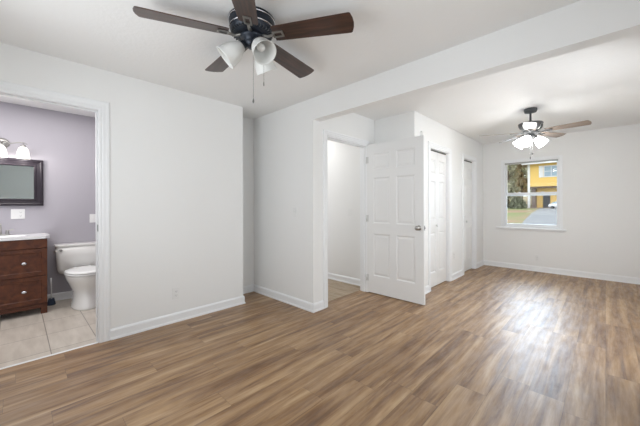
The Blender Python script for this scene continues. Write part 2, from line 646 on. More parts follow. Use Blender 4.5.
# casing: a profile swept round three sides of an opening lying in a plane
def casing(name, axis, plane, nrm, u0, u1, ztop, width=.085, parent=None, thick=.016, zbot=0.0):
    # profile (distance from the opening edge, projection)
    P = [(0, 0), (0, thick * .55), (width * .12, thick * .8), (width * .3, thick * .62), (width * .38, thick * .9),
         (width * .62, thick * .8), (width * .74, thick), (width * .9, thick), (width, thick * .7), (width, 0)]
    bm = bmesh.new()
    stations = [lambda w: (u0 - w, zbot), lambda w: (u0 - w, ztop + w), lambda w: (u1 + w, ztop + w), lambda w: (u1 + w, zbot)]
    rings = []
    for s in stations:
        ring = []
        for w, t in P:
            u, z = s(w)
            ring.append(bm.verts.new((plane + nrm * t, u, z) if axis == 'x' else (u, plane + nrm * t, z)))
        rings.append(ring)
    for A, B in zip(rings, rings[1:]):
        for i in range(len(P) - 1):
            bm.faces.new((A[i], A[i + 1], B[i + 1], B[i]))
    bm.faces.new(rings[0])
    bm.faces.new(rings[-1])
    o = obj(name, bm, M['trim'], parent)
    if not parent:
        struct(o)
    return o


def jamb(name, axis, p0, p1, u0, u1, ztop, t=.018, parent=None, stop=True):
    bm = bmesh.new()

    def B(pa, pb, ua, ub, za, zb):
        if axis == 'x':
            box(bm, pa, pb, ua, ub, za, zb)
        else:
            box(bm, ua, ub, pa, pb, za, zb)
    B(p0, p1, u0, u0 + t, 0, ztop)
    B(p0, p1, u1 - t, u1, 0, ztop)
    B(p0, p1, u0 + t, u1 - t, ztop - t, ztop)
    if stop:
        m = (p0 + p1) / 2
        B(m - .018, m + .018, u0 + t, u0 + t + .010, 0, ztop - t)
        B(m - .018, m + .018, u1 - t - .010, u1 - t, 0, ztop - t)
        B(m - .018, m + .018, u0 + t + .01, u1 - t - .01, ztop - t - .010, ztop - t)
    o = obj(name, bm, M['trim'], parent, bevel=.002)
    if not parent:
        struct(o)
    return o


# bathroom door frame
casing('trim_1', 'x', XL, 1, -.30 + .012, .512, 2.073, .080, thick=.013)
jb = jamb('trim_2', 'x', -3.353, XL + .001, -.30, .527, 2.087)
bm = bmesh.new()
box(bm, -3.272, -3.245, .5062, .5095, .99, 1.05)
obj('strike_plate', bm, M['dark_nickel'], jb)
casing('trim_3', 'x', -3.351, -1, -.29, .516, 2.077, .075)
# bathroom threshold strip between planks and tile
struct(obj('trim_4', boxes((-3.262, -3.237, -.28, .507, -.01, .004)), M['trim'], bevel=.002))


# ------------------------------------------------------------------ panelled doors
def panel_slab(w, h, t, panels, depth=.008, ring=.018, raise_=.005, field=.022):
    """door slab x 0..w, z 0..h, y 0..t with moulded panels on both faces"""
    bm = bmesh.new()
    xs = sorted({0, w, *[p[0] for p in panels], *[p[1] for p in panels]})
    zs = sorted({0, h, *[p[2] for p in panels], *[p[3] for p in panels]})

    def inpanel(xa, xb, za, zb):
        xc, zc = (xa + xb) / 2, (za + zb) / 2
        return any(p[0] < xc < p[1] and p[2] < zc < p[3] for p in panels)
    for side in (0, 1):
        y = t * side
        s = 1 if side == 0 else -1
        for i in range(len(xs) - 1):
            for j in range(len(zs) - 1):
                if inpanel(xs[i], xs[i + 1], zs[j], zs[j + 1]):
                    continue
                bm.faces.new([bm.verts.new(c) for c in ((xs[i], y, zs[j]), (xs[i + 1], y, zs[j]), (xs[i + 1], y, zs[j + 1]), (xs[i], y, zs[j + 1]))])
        for (a, b, c, d) in panels:
            loops = []
            for ins, dep in ((0, 0), (ring * .35, depth * .35), (ring * .8, depth), (ring * 1.3, depth), (ring * 1.3 + field, depth - raise_)):
                loops.append([bm.verts.new(q) for q in ((a + ins, y + s * dep, c + ins), (b - ins, y + s * dep, c + ins), (b - ins, y + s * dep, d - ins), (a + ins, y + s * dep, d - ins))])
            for A, B in zip(loops, loops[1:]):
                for k in range(4):
                    bm.faces.new((A[k], A[(k + 1) % 4], B[(k + 1) % 4], B[k]))
            bm.faces.new(loops[-1])
    for q in (((0, 0, 0), (w, 0, 0), (w, t, 0), (0, t, 0)), ((0, 0, h), (w, 0, h), (w, t, h), (0, t, h)),
              ((0, 0, 0), (0, t, 0), (0, t, h), (0, 0, h)), ((w, 0, 0), (w, t, 0), (w, t, h), (w, 0, h))):
        bm.faces.new([bm.verts.new(c) for c in q])
    bmesh.ops.remove_doubles(bm, verts=bm.verts[:], dist=1e-5)
    return bm


def knob_bm(flip=1):
    bm = bmesh.new()
    T = Matrix.Rotation(R(90) * flip, 4, 'X')
    lathe(bm, [(0, 0), (.032, 0), (.032, .005), (.024, .010), (.011, .014), (.010, .034), (.018, .040), (.027, .048),
               (.0285, .058), (.024, .066), (.012, .070), (0, .071)], 24, T)
    return bm


# door_1: the open six-panel door to the hall, leaf swung out along wall_hall
d1 = empty('door_1', (XD - .005, 3.410, .012))
struct(d1)
LW, LH = .825, 2.045
c_ = [(.100, .345), (.455, .715)]
c_ = [(.105, .365), (.455, .715)]
r_ = [(.235, .815), (.955, 1.580), (1.690, 1.910)]
pn = [(a, b, c, d) for a, b in c_ for c, d in r_]
leaf = obj('door_leaf', panel_slab(LW, LH, .035, pn), M['door'], d1)
leaf.location = (.004, 0, 0)
k = obj('door_knob', knob_bm(1), M['nickel'], leaf, smooth=True)
k.location = (LW - .062, 0, .925)
k2 = obj('door_knob', knob_bm(-1), M['nickel'], leaf, smooth=True)
k2.location = (LW - .062, .035, .925)
obj('latch_plate', boxes((LW - .001, LW + .0015, .006, .029, .897, .953)), M['nickel'], leaf)
obj('latch_bolt', boxes((LW, LW + .010, .011, .024, .915, .935)), M['dark_nickel'], leaf, bevel=.002)
for z in (.20, 1.02, 1.83):
    bm = bmesh.new()
    tube(bm, [(-.003, -.006, z - .045), (-.003, -.006, z + .045)], .0065, 10)
    box(bm, -.002, .030, -.0012, .0008, z - .045, z + .045)
    obj('hinge', bm, M['satin_hinge'], leaf)
ho = jamb('door_frame', 'x', -2.507, XD + .001, 2.60 - .018, 3.425 + .001, 2.055, parent=None)
bm = bmesh.new()
box(bm, -2.462, -2.426, 2.5995, 2.602, .905, .970)
obj('strike_plate', bm, M['dark_nickel'], ho)
ho.name = 'trim_5'
casing('trim_6', 'x', XD, 1, 2.582, 3.418, 2.05, .062)
casing('trim_7', 'x', -2.507, -1, 2.587, 3.418, 2.05, .062)
# transition strip in the hall doorway
struct(obj('trim_8', boxes((-2.535, -2.505, 2.60, 3.407, -.01, .005)), M['hall_planks'], bevel=.002))
# hook over the top of the door leaf
hk = bmesh.new()
tube(hk, [(0, -.004, -.055), (0, -.004, .002), (0, .006, .016), (0, .030, .016), (0, .040, .002), (0, .041, -.02)], .004, 8)
tube(hk, [(.020, -.004, -.055), (.020, -.004, .002), (.020, .006, .016), (.020, .030, .016), (.020, .040, .002), (.020, .041, -.02)], .004, 8)
# stop bracket standing on the leaf top
hb = boxes((-.014, .014, .006, .030, 0, .006), (-.014, -.008, .006, .030, .006, .058), (-.008, .014, .010, .026, .045, .058))
tube(hb, [(.008, .018, .0), (.008, .018, .05)], .006, 10)
hk.free()
hob = obj('door_bracket', hb, M['plastic'], d1, bevel=.001)
hob.location = (LW - .03, 0, LH)
hob['label'] = 'small white bracket on the top edge of the door'


# bifold closet doors
def bifold(name, y0, y1, ztop):
    root = struct(empty(name, (XC, y0, 0)))
    casing('casing', 'x', 0, 1, 0, y1 - y0, ztop, .070, parent=root)
    jamb('door_frame', 'x', -.112, .001, -.0005, y1 - y0 + .0005, ztop + .001, t=.015, parent=root, stop=False)
    tr = obj('track', boxes((-.075, -.045, .015, y1 - y0 - .015, ztop - .030, ztop - .014)), M['dark_slot'], root)
    w = (y1 - y0 - .03 - .012) / 2
    hh = ztop - .034 - .012
    for i in (0, 1):
        pan = [(.062, w - .062, .20, .80), (.062, w - .062, .98, 1.56), (.062, w - .062, 1.66, 1.875)]
        lf = obj('door_leaf', panel_slab(w, hh, .028, pan, depth=.011, ring=.018, field=.016, raise_=.007), M['door'], root)
        # local x -> +y world, local front (-y) -> +x world
        lf.rotation_euler = (0, 0, R(90))
        lf.location = (-.045, .018 + i * (w + .004), .012)
        if i == 0:
            kb = bmesh.new()
            lathe(kb, [(0, 0), (.009, 0), (.008, .012), (.015, .018), (.0165, .026), (.012, .032), (0, .034)], 18, Matrix.Rotation(R(90), 4, 'X'))
            kn = obj('knob', kb, M['plastic'], lf, smooth=True)
            kn.location = (w - .06, 0, .895)
    return root


bifold('door_2', C1[0], C1[1], 2.04)
bifold('door_3', C2[0], C2[1], 2.04)


# ------------------------------------------------------------------ windows
def window(name, x0, x1, z0, z1, yface, depth=.14, blind=True):
    """double-hung window in a wall whose room face is y = yface; opening x0..x1, z0..z1"""
    root = struct(empty(name, (0, yface, 0)))
    # frame lining the opening
    fr = bmesh.new()
    t = .022
    box(fr, x0, x0 + t, .0, depth, z0, z1)
    box(fr, x1 - t, x1, .0, depth, z0, z1)
    box(fr, x0 + t, x1 - t, .0, depth, z1 - t, z1)
    box(fr, x0 + t, x1 - t, .0, depth, z0, z0 + t)
    obj('window_frame', fr, M['vinyl'], root, bevel=.002)
    xa, xb = x0 + t, x1 - t
    zm = 1.41
    for nm, za, zb, ya in (('upper_sash', zm - .03, z1 - t, .078), ('lower_sash', z0 + t, zm + .03, .040)):
        s = bmesh.new()
        w = .026
        bt = .040
        box(s, xa, xa + w, ya, ya + .034, za, zb)
        box(s, xb - w, xb, ya, ya + .034, za, zb)
        box(s, xa + w, xb - w, ya, ya + .034, zb - (w if nm == 'upper_sash' else .036), zb)
        box(s, xa + w, xb - w, ya, ya + .034, za, za + (bt if nm == 'lower_sash' else .036))
        so = obj(nm, s, M['vinyl'], root, bevel=.003)
        g = boxes((xa + w, xb - w, ya + .015, ya + .019, za + .03, zb - .024))
        obj('pane', g, M['glass'], so)
    lk = bmesh.new()
    for cx in ((xa * .72 + xb * .28), (xa * .28 + xb * .72)):
        box(lk, cx - .022, cx + .022, .046, .070, zm + .030, zm + .044)
    obj('sash_lock', lk, M['vinyl'], root, bevel=.003)
    if blind:
        obj('blind_rail', boxes((xa + .004, xb - .004, .008, .036, z1 - t - .028, z1 - t)), M['rail_grey'], root, bevel=.002)
    # casing left, right, top
    c = bmesh.new()
    cw = .038
    box(c, x0 - cw, x0, -.012, 0, z0 - .02, z1 + cw)
    box(c, x1, x1 + cw, -.012, 0, z0 - .02, z1 + cw)
    box(c, x0, x1, -.012, 0, z1, z1 + cw)
    obj('casing', c, M['trim'], root, bevel=.003)
    obj('window_sill', boxes((x0 - .115, x1 + .085, -.055, .03, z0 - .032, z0 - .002)), M['trim'], root, bevel=.006)
    obj('apron', boxes((x0 - .06, x1 + .04, -.012, 0, z0 - .055, z0 - .032)), M['trim'], root, bevel=.003)
    return root


window('window_1', WO[0], WO[1], WO[2], WO[3], YW)


def simple_window(name, loc, rotz, w, z0, z1):
    """window of a wall outside the picture: frame, meeting rail, glass, sill; local +y points out"""
    root = struct(empty(name, loc, rotz))
    f = bmesh.new()
    t = .045
    box(f, -w / 2, -w / 2 + t, .02, .10, z0, z1)
    box(f, w / 2 - t, w / 2, .02, .10, z0, z1)
    box(f, -w / 2 + t, w / 2 - t, .02, .10, z1 - t, z1)
    box(f, -w / 2 + t, w / 2 - t, .02, .10, z0, z0 + t)
    box(f, -w / 2 + t, w / 2 - t, .04, .09, (z0 + z1) / 2 - .02, (z0 + z1) / 2 + .02)
    obj('window_frame', f, M['vinyl'], root, bevel=.003)
    obj('pane', boxes((-w / 2 + t, w / 2 - t, .06, .064, z0 + t, z1 - t)), M['glass'], root)
    obj('window_sill', boxes((-w / 2 - .06, w / 2 + .06, -.04, .02, z0 - .03, z0)), M['trim'], root, bevel=.004)
    return root


simple_window('unseen_window_2', (XR, 1.15, 0), R(-90), 1.1, .8, 2.1)  # unseen windows, added where the fill lights stand
simple_window('unseen_window_3', (XR, 3.15, 0), R(-90), 1.26, .8, 2.1)
simple_window('unseen_window_4', (-1.75, YR, 0), R(180), 1.5, .8, 2.1)


# ------------------------------------------------------------------ switches and outlets
def plate_thing(name, loc, facing, kind, label, cat, gangs=1, w=None, group=None):
    """facing: 'x' (plate looks to +x) or '-y'; local: plate in XZ, front to -y"""
    root = empty(name, loc, R(90) if facing == 'x' else 0)
    w = w or (.072 + .046 * (gangs - 1))
    h = .117
    bm = boxes((-w / 2, w / 2, -.006, 0, -h / 2, h / 2))
    obj('plate', bm, M['plastic'], root, bevel=.003)
    for g in range(gangs):
        cx = (g - (gangs - 1) / 2) * .046
        if kind == 'outlet' or (kind == 'combo' and g == 1):
            for dz in (-.021, .021):
                r = bmesh.new()
                lathe(r, [(0, 0), (.0165, 0), (.0165, .003), (0, .003)], 20, Matrix.Translation((cx, -.006, dz)) @ Matrix.Rotation(R(90), 4, 'X'), smooth=False)
                s = obj('socket', r, M['plastic'], root)
                q = bmesh.new()
                box(q, cx - .0075, cx - .0055, -.0096, -.0088, dz - .003, dz + .006)
                box(q, cx + .0055, cx + .0075, -.0096, -.0088, dz - .003, dz + .006)
                box(q, cx - .002, cx + .002, -.0096, -.0088, dz - .010, dz - .006)
                obj('slot', q, M['dark_slot'], s)
        else:
            q = bmesh.new()
            box(q, cx - .005, cx + .005, -.016, -.006, -.004, .012)
            obj('toggle', q, M['plastic'], root, bevel=.002)
    return tag(root, label, cat, group)


plate_thing('wall_outlet', (XL, 1.164, .300), 'x', 'outlet', 'white outlet low on the wall right of the bathroom doorway', 'outlet')
plate_thing('light_switch', (-2.702, YB, 1.136), '-y', 'switch', 'white light switch on the middle wall under the ceiling header', 'light switch')
plate_thing('light_switch', (-2.841, 3.605, 1.109), '-y', 'switch', 'white light switch seen through the open hall doorway', 'light switch')
plate_thing('wall_outlet', (XC, 4.975, .384), 'x', 'outlet', 'white outlet on the narrow wall between the two closets', 'outlet')
plate_thing('wall_outlet', (-.89, YW, .245), '-y', 'outlet', 'white outlet on the far wall below the window', 'outlet')
plate_thing('light_switch', (-5.07, .015, 1.122), 'x', 'combo', 'white double switch and outlet plate under the bathroom mirror', 'light switch', gangs=2)
plate_thing('light_switch', (-5.07, .735, 1.045), 'x', 'switch', 'white switch plate above the toilet on the mauve wall', 'light switch')


# ------------------------------------------------------------------ ceiling fans
def blade_poly(r0, r1, w0, w1):
    """outline in the blade's own XY; x outward"""
    pts = [(r0, -w0 / 2), (r0 + .02, -w0 / 2 - .004)]
    pts += [(r1 - .026, -w1 / 2), (r1 - .016, -w1 / 2 + .005)]
    for a in (-.8, -.4, 0, .4, .8):
        pts.append((r1 - .014 * (a / .8) ** 2, (w1 / 2 - .009) * a / .8))
    pts += [(r1 - .016, w1 / 2 - .005), (r1 - .026, w1 / 2), (r0 + .02, w0 / 2 + .004), (r0, w0 / 2)]
    return pts


def add_blade(root, ang, z, r0, r1, w0, w1, pitch, bm_mat, br_mat, br_r0=.085):
    b = bmesh.new()
    prism(b, blade_poly(r0, r1, w0, w1), 0, .006)
    o = obj('blade', b, bm_mat, root, bevel=.0015)
    o.matrix_local = Matrix.Translation((0, 0, z)) @ Matrix.Rotation(ang, 4, 'Z') @ Matrix.Rotation(pitch, 4, 'X')
    # iron: arm from the motor and an open rectangular yoke under the blade
    q = bmesh.new()
    f0, f1 = r0 - .004, r0 + .068
    hw = .024
    t = .006
    box(q, f0, f0 + t * 2, -hw, hw, -.010, -.001)
    box(q, f1 - t * 2, f1, -hw, hw, -.010, -.001)
    box(q, f0 + t * 2, f1 - t * 2, -hw, -hw + t * 1.6, -.010, -.001)
    box(q, f0 + t * 2, f1 - t * 2, hw - t * 1.6, hw, -.010, -.001)
    tube(q, [(br_r0, 0, .006), ((br_r0 + f0) / 2, 0, -.012), (f0 + .004, 0, -.006)], [.012, .009, .010], 8)
    obj('blade_bracket', q, br_mat, o, bevel=.001)
    return o


def shade(root, frame, prof, seg, m, name='glass_shade'):
    b = bmesh.new()
    lathe(b, prof, seg)
    o = obj(name, b, m, root)
    o.matrix_local = frame
    so = o.modifiers.new('thickness', 'SOLIDIFY')
    so.thickness = .003
    return o


def axis_frame(origin, direction):
    q = Vector(direction).to_track_quat('Z', 'Y').to_matrix().to_4x4()
    return Matrix.Translation(origin) @ q


def pull_chain(root, x, y, z0, z1, m, fob=.009, fobm=None):
    b = bmesh.new()
    nb = int((z0 - z1) / .012)
    tube(b, [(x, y, z0), (x, y, z1)], .0012, 6)
    for i in range(nb):
        lathe(b, [(0, -.0022), (.0022, 0), (0, .0022)], 6, Matrix.Translation((x, y, z0 - i * .012)))
    o = obj('pull_chain', b, m, root)
    b = bmesh.new()
    lathe(b, [(0, .012), (fob * .3, .011), (fob * .55, .002), (fob * .7, -.008), (fob * .45, -.018), (0, -.020)], 12, Matrix.Translation((x, y, z1 - .010)))
    obj('fob', b, fobm or m, o, smooth=True)
    return o


# near fan (hugger)
F1 = (-1.666, 1.082)
PH1 = -.7146 + R(0)
BZ1 = 2.322
f1 = tag(empty('ceiling_fan', (F1[0], F1[1], H)), 'dark hugger ceiling fan with walnut blades and unlit frosted shades in the near room', 'ceiling fan', 'ceiling fans')
dz = -H


def L(z):
    return z - H


b = bmesh.new()
lathe(b, [(0, L(2.4395)), (.145, L(2.4395)), (.149, L(2.434)), (.150, L(2.424)), (.144, L(2.420)), (.146, L(2.412)), (.144, L(2.376)), (.139, L(2.372)),
          (.137, L(2.360)), (.128, L(2.345)), (.112, L(2.334)), (.085, L(2.330)), (.045, L(2.330)), (0, L(2.330))], 48)
mh = obj('motor_housing', b, M['navy_metal'], f1, bevel=.0015)
for z, r in ((2.420, .1515), (2.373, .1455)):
    b = bmesh.new()
    lathe(b, [(r - .004, L(z + .004)), (r, L(z + .003)), (r + .001, L(z)), (r, L(z - .003)), (r - .004, L(z - .004))], 48)
    obj('trim_ring', b, M['silver'], mh)
# vent fins round the lower housing
b = bmesh.new()
for k_ in range(36):
    a = 2 * PI * k_ / 36
    box(b, .100, .1330, -.0014, .0014, L(2.336), L(2.354), T=Matrix.Rotation(a, 4, 'Z'))
obj('vent_fins', b, M['grey_metal'], mh)
b = bmesh.new()
lathe(b, [(0, L(2.330)), (.074, L(2.330)), (.076, L(2.322)), (.070, L(2.310)), (.052, L(2.304)), (.050, L(2.284)),
          (.046, L(2.270)), (.030, L(2.256)), (.012, L(2.250)), (0, L(2.249))], 32)
obj('light_kit', b, M['navy_metal'], f1)
for k_ in range(5):
    add_blade(f1, PH1 + k_ * 2 * PI / 5, L(BZ1) + .004, .150, .670, .114, .154, R(-12), M['blade_dark'], M['pewter'], .072)

SHP = [(.0235, 0), (.027, .004), (.034, .018), (.047, .040), (.055, .062), (.058, .085), (.0625, .108), (.066, .116)]


def fan_light(root, az, tilt, z, r, m, bulbm, metal, power=0, frosted=None, scale=1.0):
    """az = world direction angle, tilt below horizontal"""
    d = Vector((math.cos(az) * math.cos(tilt), math.sin(az) * math.cos(tilt), -math.sin(tilt)))
    o = Vector((math.cos(az) * r, math.sin(az) * r, z))
    b = bmesh.new()
    tube(b, [(0, 0, z + .004), tuple(o - d * .01), tuple(o + d * .012)], [.014, .013, .014], 12)
    s = Matrix.Identity(4)
    T = axis_frame(o, d)
    lathe(b, [(0, -.002), (.020, 0), (.0265, .006), (.0275, .026), (.0245, .028), (.0245, .022), (0, .022)], 24, T)
    arm = obj('lamp_arm', b, metal, root, smooth=False)
    for sc in range(3):
        pass
    sh = shade(arm, axis_frame(o + d * .024, d) @ Matrix.Scale(scale, 4), SHP, 32, m)
    b = bmesh.new()
    lathe(b, [(0, .090), (.012, .087), (.022, .075), (.025, .060), (.020, .042), (.013, .028), (.013, .0), (0, 0)], 16)
    bu = obj('bulb', b, bulbm, arm, smooth=True)
    bu.matrix_local = axis_frame(o + d * .022, d) @ Matrix.Scale(scale * .92, 4)
    return o + d * (.15 * scale)


# camera-relative azimuths: 0 = image right, 90 = away from the camera
CA = math.atan2(rt.y, rt.x)
fan_light(f1, CA + R(188), R(40), L(2.283), .045, M['frost'], M['bulb'], M['navy_metal'], scale=1.22)
fan_light(f1, CA + R(-46), R(48), L(2.285), .045, M['frost'], M['bulb'], M['navy_metal'], scale=1.16)
fan_light(f1, CA + R(54), R(58), L(2.280), .050, M['frost'], M['bulb'], M['navy_metal'], scale=1.16)
pull_chain(f1, .030 * math.cos(CA), -.005, L(2.255), L(1.915), M['dark_nickel'])
pull_chain(f1, .060, .050, L(2.24), L(2.03), M['pewter'], .006)

# far fan (on a rod, lit)
F2 = (-.684, 4.58)
PH2 = 3.5987
BZ2 = 2.137
f2 = tag(empty('ceiling_fan', (F2[0], F2[1], H)), 'lit ceiling fan on a short rod with pale wood blades near the far window', 'ceiling fan', 'ceiling fans')
b = bmesh.new()
lathe(b, [(0, L(2.4395)), (.070, L(2.4395)), (.072, L(2.425)), (.069, L(2.408)), (.062, L(2.394)), (.030, L(2.388)), (.018, L(2.386)), (0, L(2.386))], 32)
obj('canopy', b, M['grey_metal'], f2)
b = bmesh.new()
tube(b, [(0, 0, L(2.390)), (0, 0, L(2.255))], .0125, 16)
lathe(b, [(.0125, L(2.29)), (.026, L(2.285)), (.028, L(2.262)), (.045, L(2.254))], 20)
obj('downrod', b, M['grey_metal'], f2)
b = bmesh.new()
lathe(b, [(0, L(2.262)), (.10, L(2.262)), (.130, L(2.256)), (.134, L(2.246)), (.130, L(2.238)), (.10, L(2.236)), (0, L(2.236))], 40)
mh2 = obj('motor_housing', b, M['grey_metal'], f2)
# four curved straps holding the bowl
for k_ in range(4):
    a = CA + R(0) + k_ * PI / 2
    b = bmesh.new()
    prof = [(.130, 2.246), (.128, 2.215), (.114, 2.188), (.092, 2.170), (.068, 2.160)]
    secs = []
    for (r, z) in prof:
        hw = .030 * (r / .130) + .006
        secs.append([(r, -hw, L(z)), (r + .004, -hw, L(z) - .002), (r + .004, hw, L(z) - .002), (r, hw, L(z))])
    loft(b, secs, smooth=False)
    T = Matrix.Rotation(a, 4, 'Z')
    for v in b.verts:
        v.co = T @ v.co
    obj('strap', b, M['grey_metal'], mh2)
b = bmesh.new()
lathe(b, [(.108, L(2.235)), (.103, L(2.215)), (.092, L(2.185)), (.060, L(2.170)), (0, L(2.168))], 32)
obj('glass_bowl', b, M['bowl_glass'], f2)
b = bmesh.new()
lathe(b, [(0, L(2.168)), (.075, L(2.166)), (.080, L(2.155)), (.078, L(2.135)), (.050, L(2.125)), (.040, L(2.112)), (.046, L(2.105)),
          (.048, L(2.085)), (.036, L(2.068)), (.014, L(2.060)), (0, L(2.058))], 28)
obj('light_kit', b, M['grey_metal'], f2)
for k_ in range(5):
    add_blade(f2, PH2 + k_ * 2 * PI / 5, L(BZ2), .155, .585, .095, .130, R(-12), M['blade_tan'], M['grey_metal'], .07)
lamp_pts = []
for az in (-4, 122, 212):
    p = fan_light(f2, CA + R(az), R(42), L(2.090), .045, M['lit_glass'], M['lit_bulb'], M['grey_metal'], scale=1.04)
    lamp_pts.append(p)
for p in lamp_pts:
    point('fan_lamp_light', (F2[0] + p.x, F2[1] + p.y, H + p.z), 2.8, (1, .99, .97), .035)
pull_chain(f2, .02, -.01, L(2.07), L(1.882), M['silver'], .014, M['grey_metal'])
pull_chain(f2, .0, -.02, L(2.07), L(1.825), M['silver'], .007, M['grey_metal'])


# ------------------------------------------------------------------ bathroom
XV = -4.58          # vanity front
V0, V1 = -.50, .247
XB = -5.07
van = tag(empty('vanity_cabinet', (XV, (V0 + V1) / 2, 0)), 'cherry wood bathroom vanity cabinet with two wide drawers and bracket feet', 'cabinet')
vm = (V0 + V1) / 2
hw = (V1 - V0) / 2


def vbox(x0, x1, y0, y1, z0, z1):
    return (x0, x1, y0, y1, z0, z1)


bm = bmesh.new()
D = .455
box(bm, -D, -.018, -hw, hw, .115, .135)          # carcase
box(bm, -D, -.018, -hw, -hw + .018, .135, .848)
box(bm, -D, -.018, hw - .018, hw, .135, .848)
box(bm, -D, -D + .012, -hw + .018, hw - .018, .135, .848)
box(bm, -.018, 0, -hw, -hw + .022, .115, .848)   # stiles
box(bm, -.018, 0, hw - .022, hw, .115, .848)
box(bm, -.018, -.002, -hw + .022, hw - .022, .828, .848)
box(bm, -.018, 0, -hw + .022, hw - .022, .115, .128)
obj('cabinet_body', bm, M['cherry'], van, bevel=.002)
bm = bmesh.new()
box(bm, -.020, .004, -hw, hw, .070, .1149)
obj('apron', bm, M['cherry'], van, bevel=.003)
for sx in (-D + .05, 0.004):
    for s in (-1, 1):
        bm = bmesh.new()
        ya, yb = (hw - .055, hw) if s > 0 else (-hw, -hw + .055)
        yi = ya if s > 0 else yb
        box(bm, sx - .05, sx, ya, yb, 0, .0699 if sx > 0 else .1149)
        obj('foot', bm, M['cherry'], van, bevel=.003)


def front_panel(name, y0, y1, z0, z1, shaker=True):
    root = bmesh.new()
    w, h = y1 - y0, z1 - z0
    if shaker:
        bm2 = panel_slab(w, h, .020, [(.045, w - .045, .045, h - .045)], depth=.007, ring=.006, raise_=0, field=.01)
        root.free()
        root = bm2
    else:
        box(root, 0, w, 0, .020, 0, h)
    o = obj(name, root, M['cherry'], van, bevel=.0015)
    o.rotation_euler = (0, 0, R(90))
    o.location = (.021, y0, z0)
    return o


g = .003
front_panel('false_front', -hw + g, hw - g, .745, .845, False)
for za, zb in ((.438, .740), (.128, .432)):
    dr = front_panel('drawer', -hw + g, hw - g, za, zb)
    for yy in (.058 - vm, -(.058 - vm)):
        kb = bmesh.new()
        T = Matrix.Translation((yy + hw - g, 0.007, (zb - za) / 2)) @ Matrix.Rotation(R(90), 4, 'X') @ Matrix.Diagonal((1.25, .85, 1, 1))
        lathe(kb, [(0, 0), (.008, 0), (.007, .022), (.017, .028), (.0185, .036), (.012, .042), (0, .043)], 18, T)
        obj('knob', kb, M['silver'], dr, smooth=True)

# top with moulded basin
bm = bmesh.new()
x0, x1, y0, y1, z0, z1 = XB + .004, XV + .028, V0 - .012, V1 + .022, .850, .880
N = 40
cxb, cyb = (x0 + x1) / 2 + .02, vm
ring_out, rings = [], []
for k_ in range(N):
    a = 2 * PI * k_ / N
    ca, sa = math.cos(a), math.sin(a)
    # point on rectangle
    hx, hy = (x1 - x0) / 2, (y1 - y0) / 2
    t = min(hx / abs(ca) if abs(ca) > 1e-6 else 1e9, hy / abs(sa) if abs(sa) > 1e-6 else 1e9)
    ring_out.append(((x0 + x1) / 2 + ca * t, (y0 + y1) / 2 + sa * t))
Ro = [bm.verts.new((x, y, z1)) for x, y in ring_out]
prev = Ro
for rr, zz in ((1.0, z1), (.96, z1 - .004), (.88, z1 - .03), (.72, z1 - .075), (.45, z1 - .10), (.10, z1 - .105)):
    cur = [bm.verts.new((cxb + .155 * rr * math.cos(2 * PI * k_ / N), cyb + .215 * rr * math.sin(2 * PI * k_ / N), zz)) for k_ in range(N)]
    for k_ in range(N):
        f = bm.faces.new((prev[k_], prev[(k_ + 1) % N], cur[(k_ + 1) % N], cur[k_]))
        f.smooth = prev is not Ro
    prev = cur
bm.faces.new(prev)
Rb = [bm.verts.new((x, y, z0)) for x, y in ring_out]
for k_ in range(N):
    bm.faces.new((Ro[k_], Ro[(k_ + 1) % N], Rb[(k_ + 1) % N], Rb[k_]))
vt = obj('washbasin_counter', bm, M['counter'], None)
tag(vt, 'white counter with a moulded oval basin on the cherry cabinet', 'countertop')
obj('drain', boxes((cxb - .02, cxb + .02, cyb - .02, cyb + .02, .7755, .779)), M['nickel'], vt, bevel=.002)

# faucet
fc = tag(empty('bathroom_faucet', (-4.965, vm, .8805)), 'nickel two-handle faucet at the back of the white vanity top', 'faucet')
bm = bmesh.new()
prism(bm, [(.024 * math.cos(a) , .085 * math.sin(a)) for a in [2 * PI * i / 24 for i in range(24)]], 0, .014)
obj('base', bm, M['nickel'], fc, bevel=.003)
bm = bmesh.new()
tube(bm, [(0, 0, .014), (0, 0, .09), (.012, 0, .118), (.04, 0, .135), (.075, 0, .130), (.095, 0, .105)], [.014, .012, .011, .011, .010, .0105], 14)
obj('spout', bm, M['nickel'], fc)
for s in (-1, 1):
    bm = bmesh.new()
    lathe(bm, [(.018, .012), (.016, .035), (.012, .048), (.014, .056), (0, .060)], 16, Matrix.Translation((0, s * .055, 0)))
    tube(bm, [(0, s * .055, .052), (.004, s * .080, .058), (.008, s * .105, .064)], [.007, .006, .007], 8)
    obj('faucet_handle', bm, M['nickel'], fc)

# mirror
my0, my1, mz0, mz1 = -.486, .238, 1.222, 1.785
mir = tag(empty('wall_mirror', (XB, (my0 + my1) / 2, (mz0 + mz1) / 2)), 'rectangular mirror in a wide dark frame above the vanity', 'mirror')
mw, mh_ = (my1 - my0) / 2, (mz1 - mz0) / 2
P = [(0, .004), (0, .030), (.010, .036), (.022, .034), (.032, .026), (.060, .020), (.070, .024), (.080, .022), (.086, .012), (.086, .004)]
bm = bmesh.new()
rings = []
for sy, sz in ((-1, -1), (1, -1), (1, 1), (-1, 1)):
    rings.append([bm.verts.new((t, sy * (mw - w), sz * (mh_ - w))) for w, t in P])
for i in range(4):
    A, B = rings[i], rings[(i + 1) % 4]
    for j in range(len(P)):
        j2 = (j + 1) % len(P)
        bm.faces.new((A[j], A[j2], B[j2], B[j]))
obj('frame', bm, M['frame_dark'], mir)
obj('mirror_glass', boxes((.006, .011, -mw + .082, mw - .082, -mh_ + .082, mh_ - .082)), M['mirror'], mir)

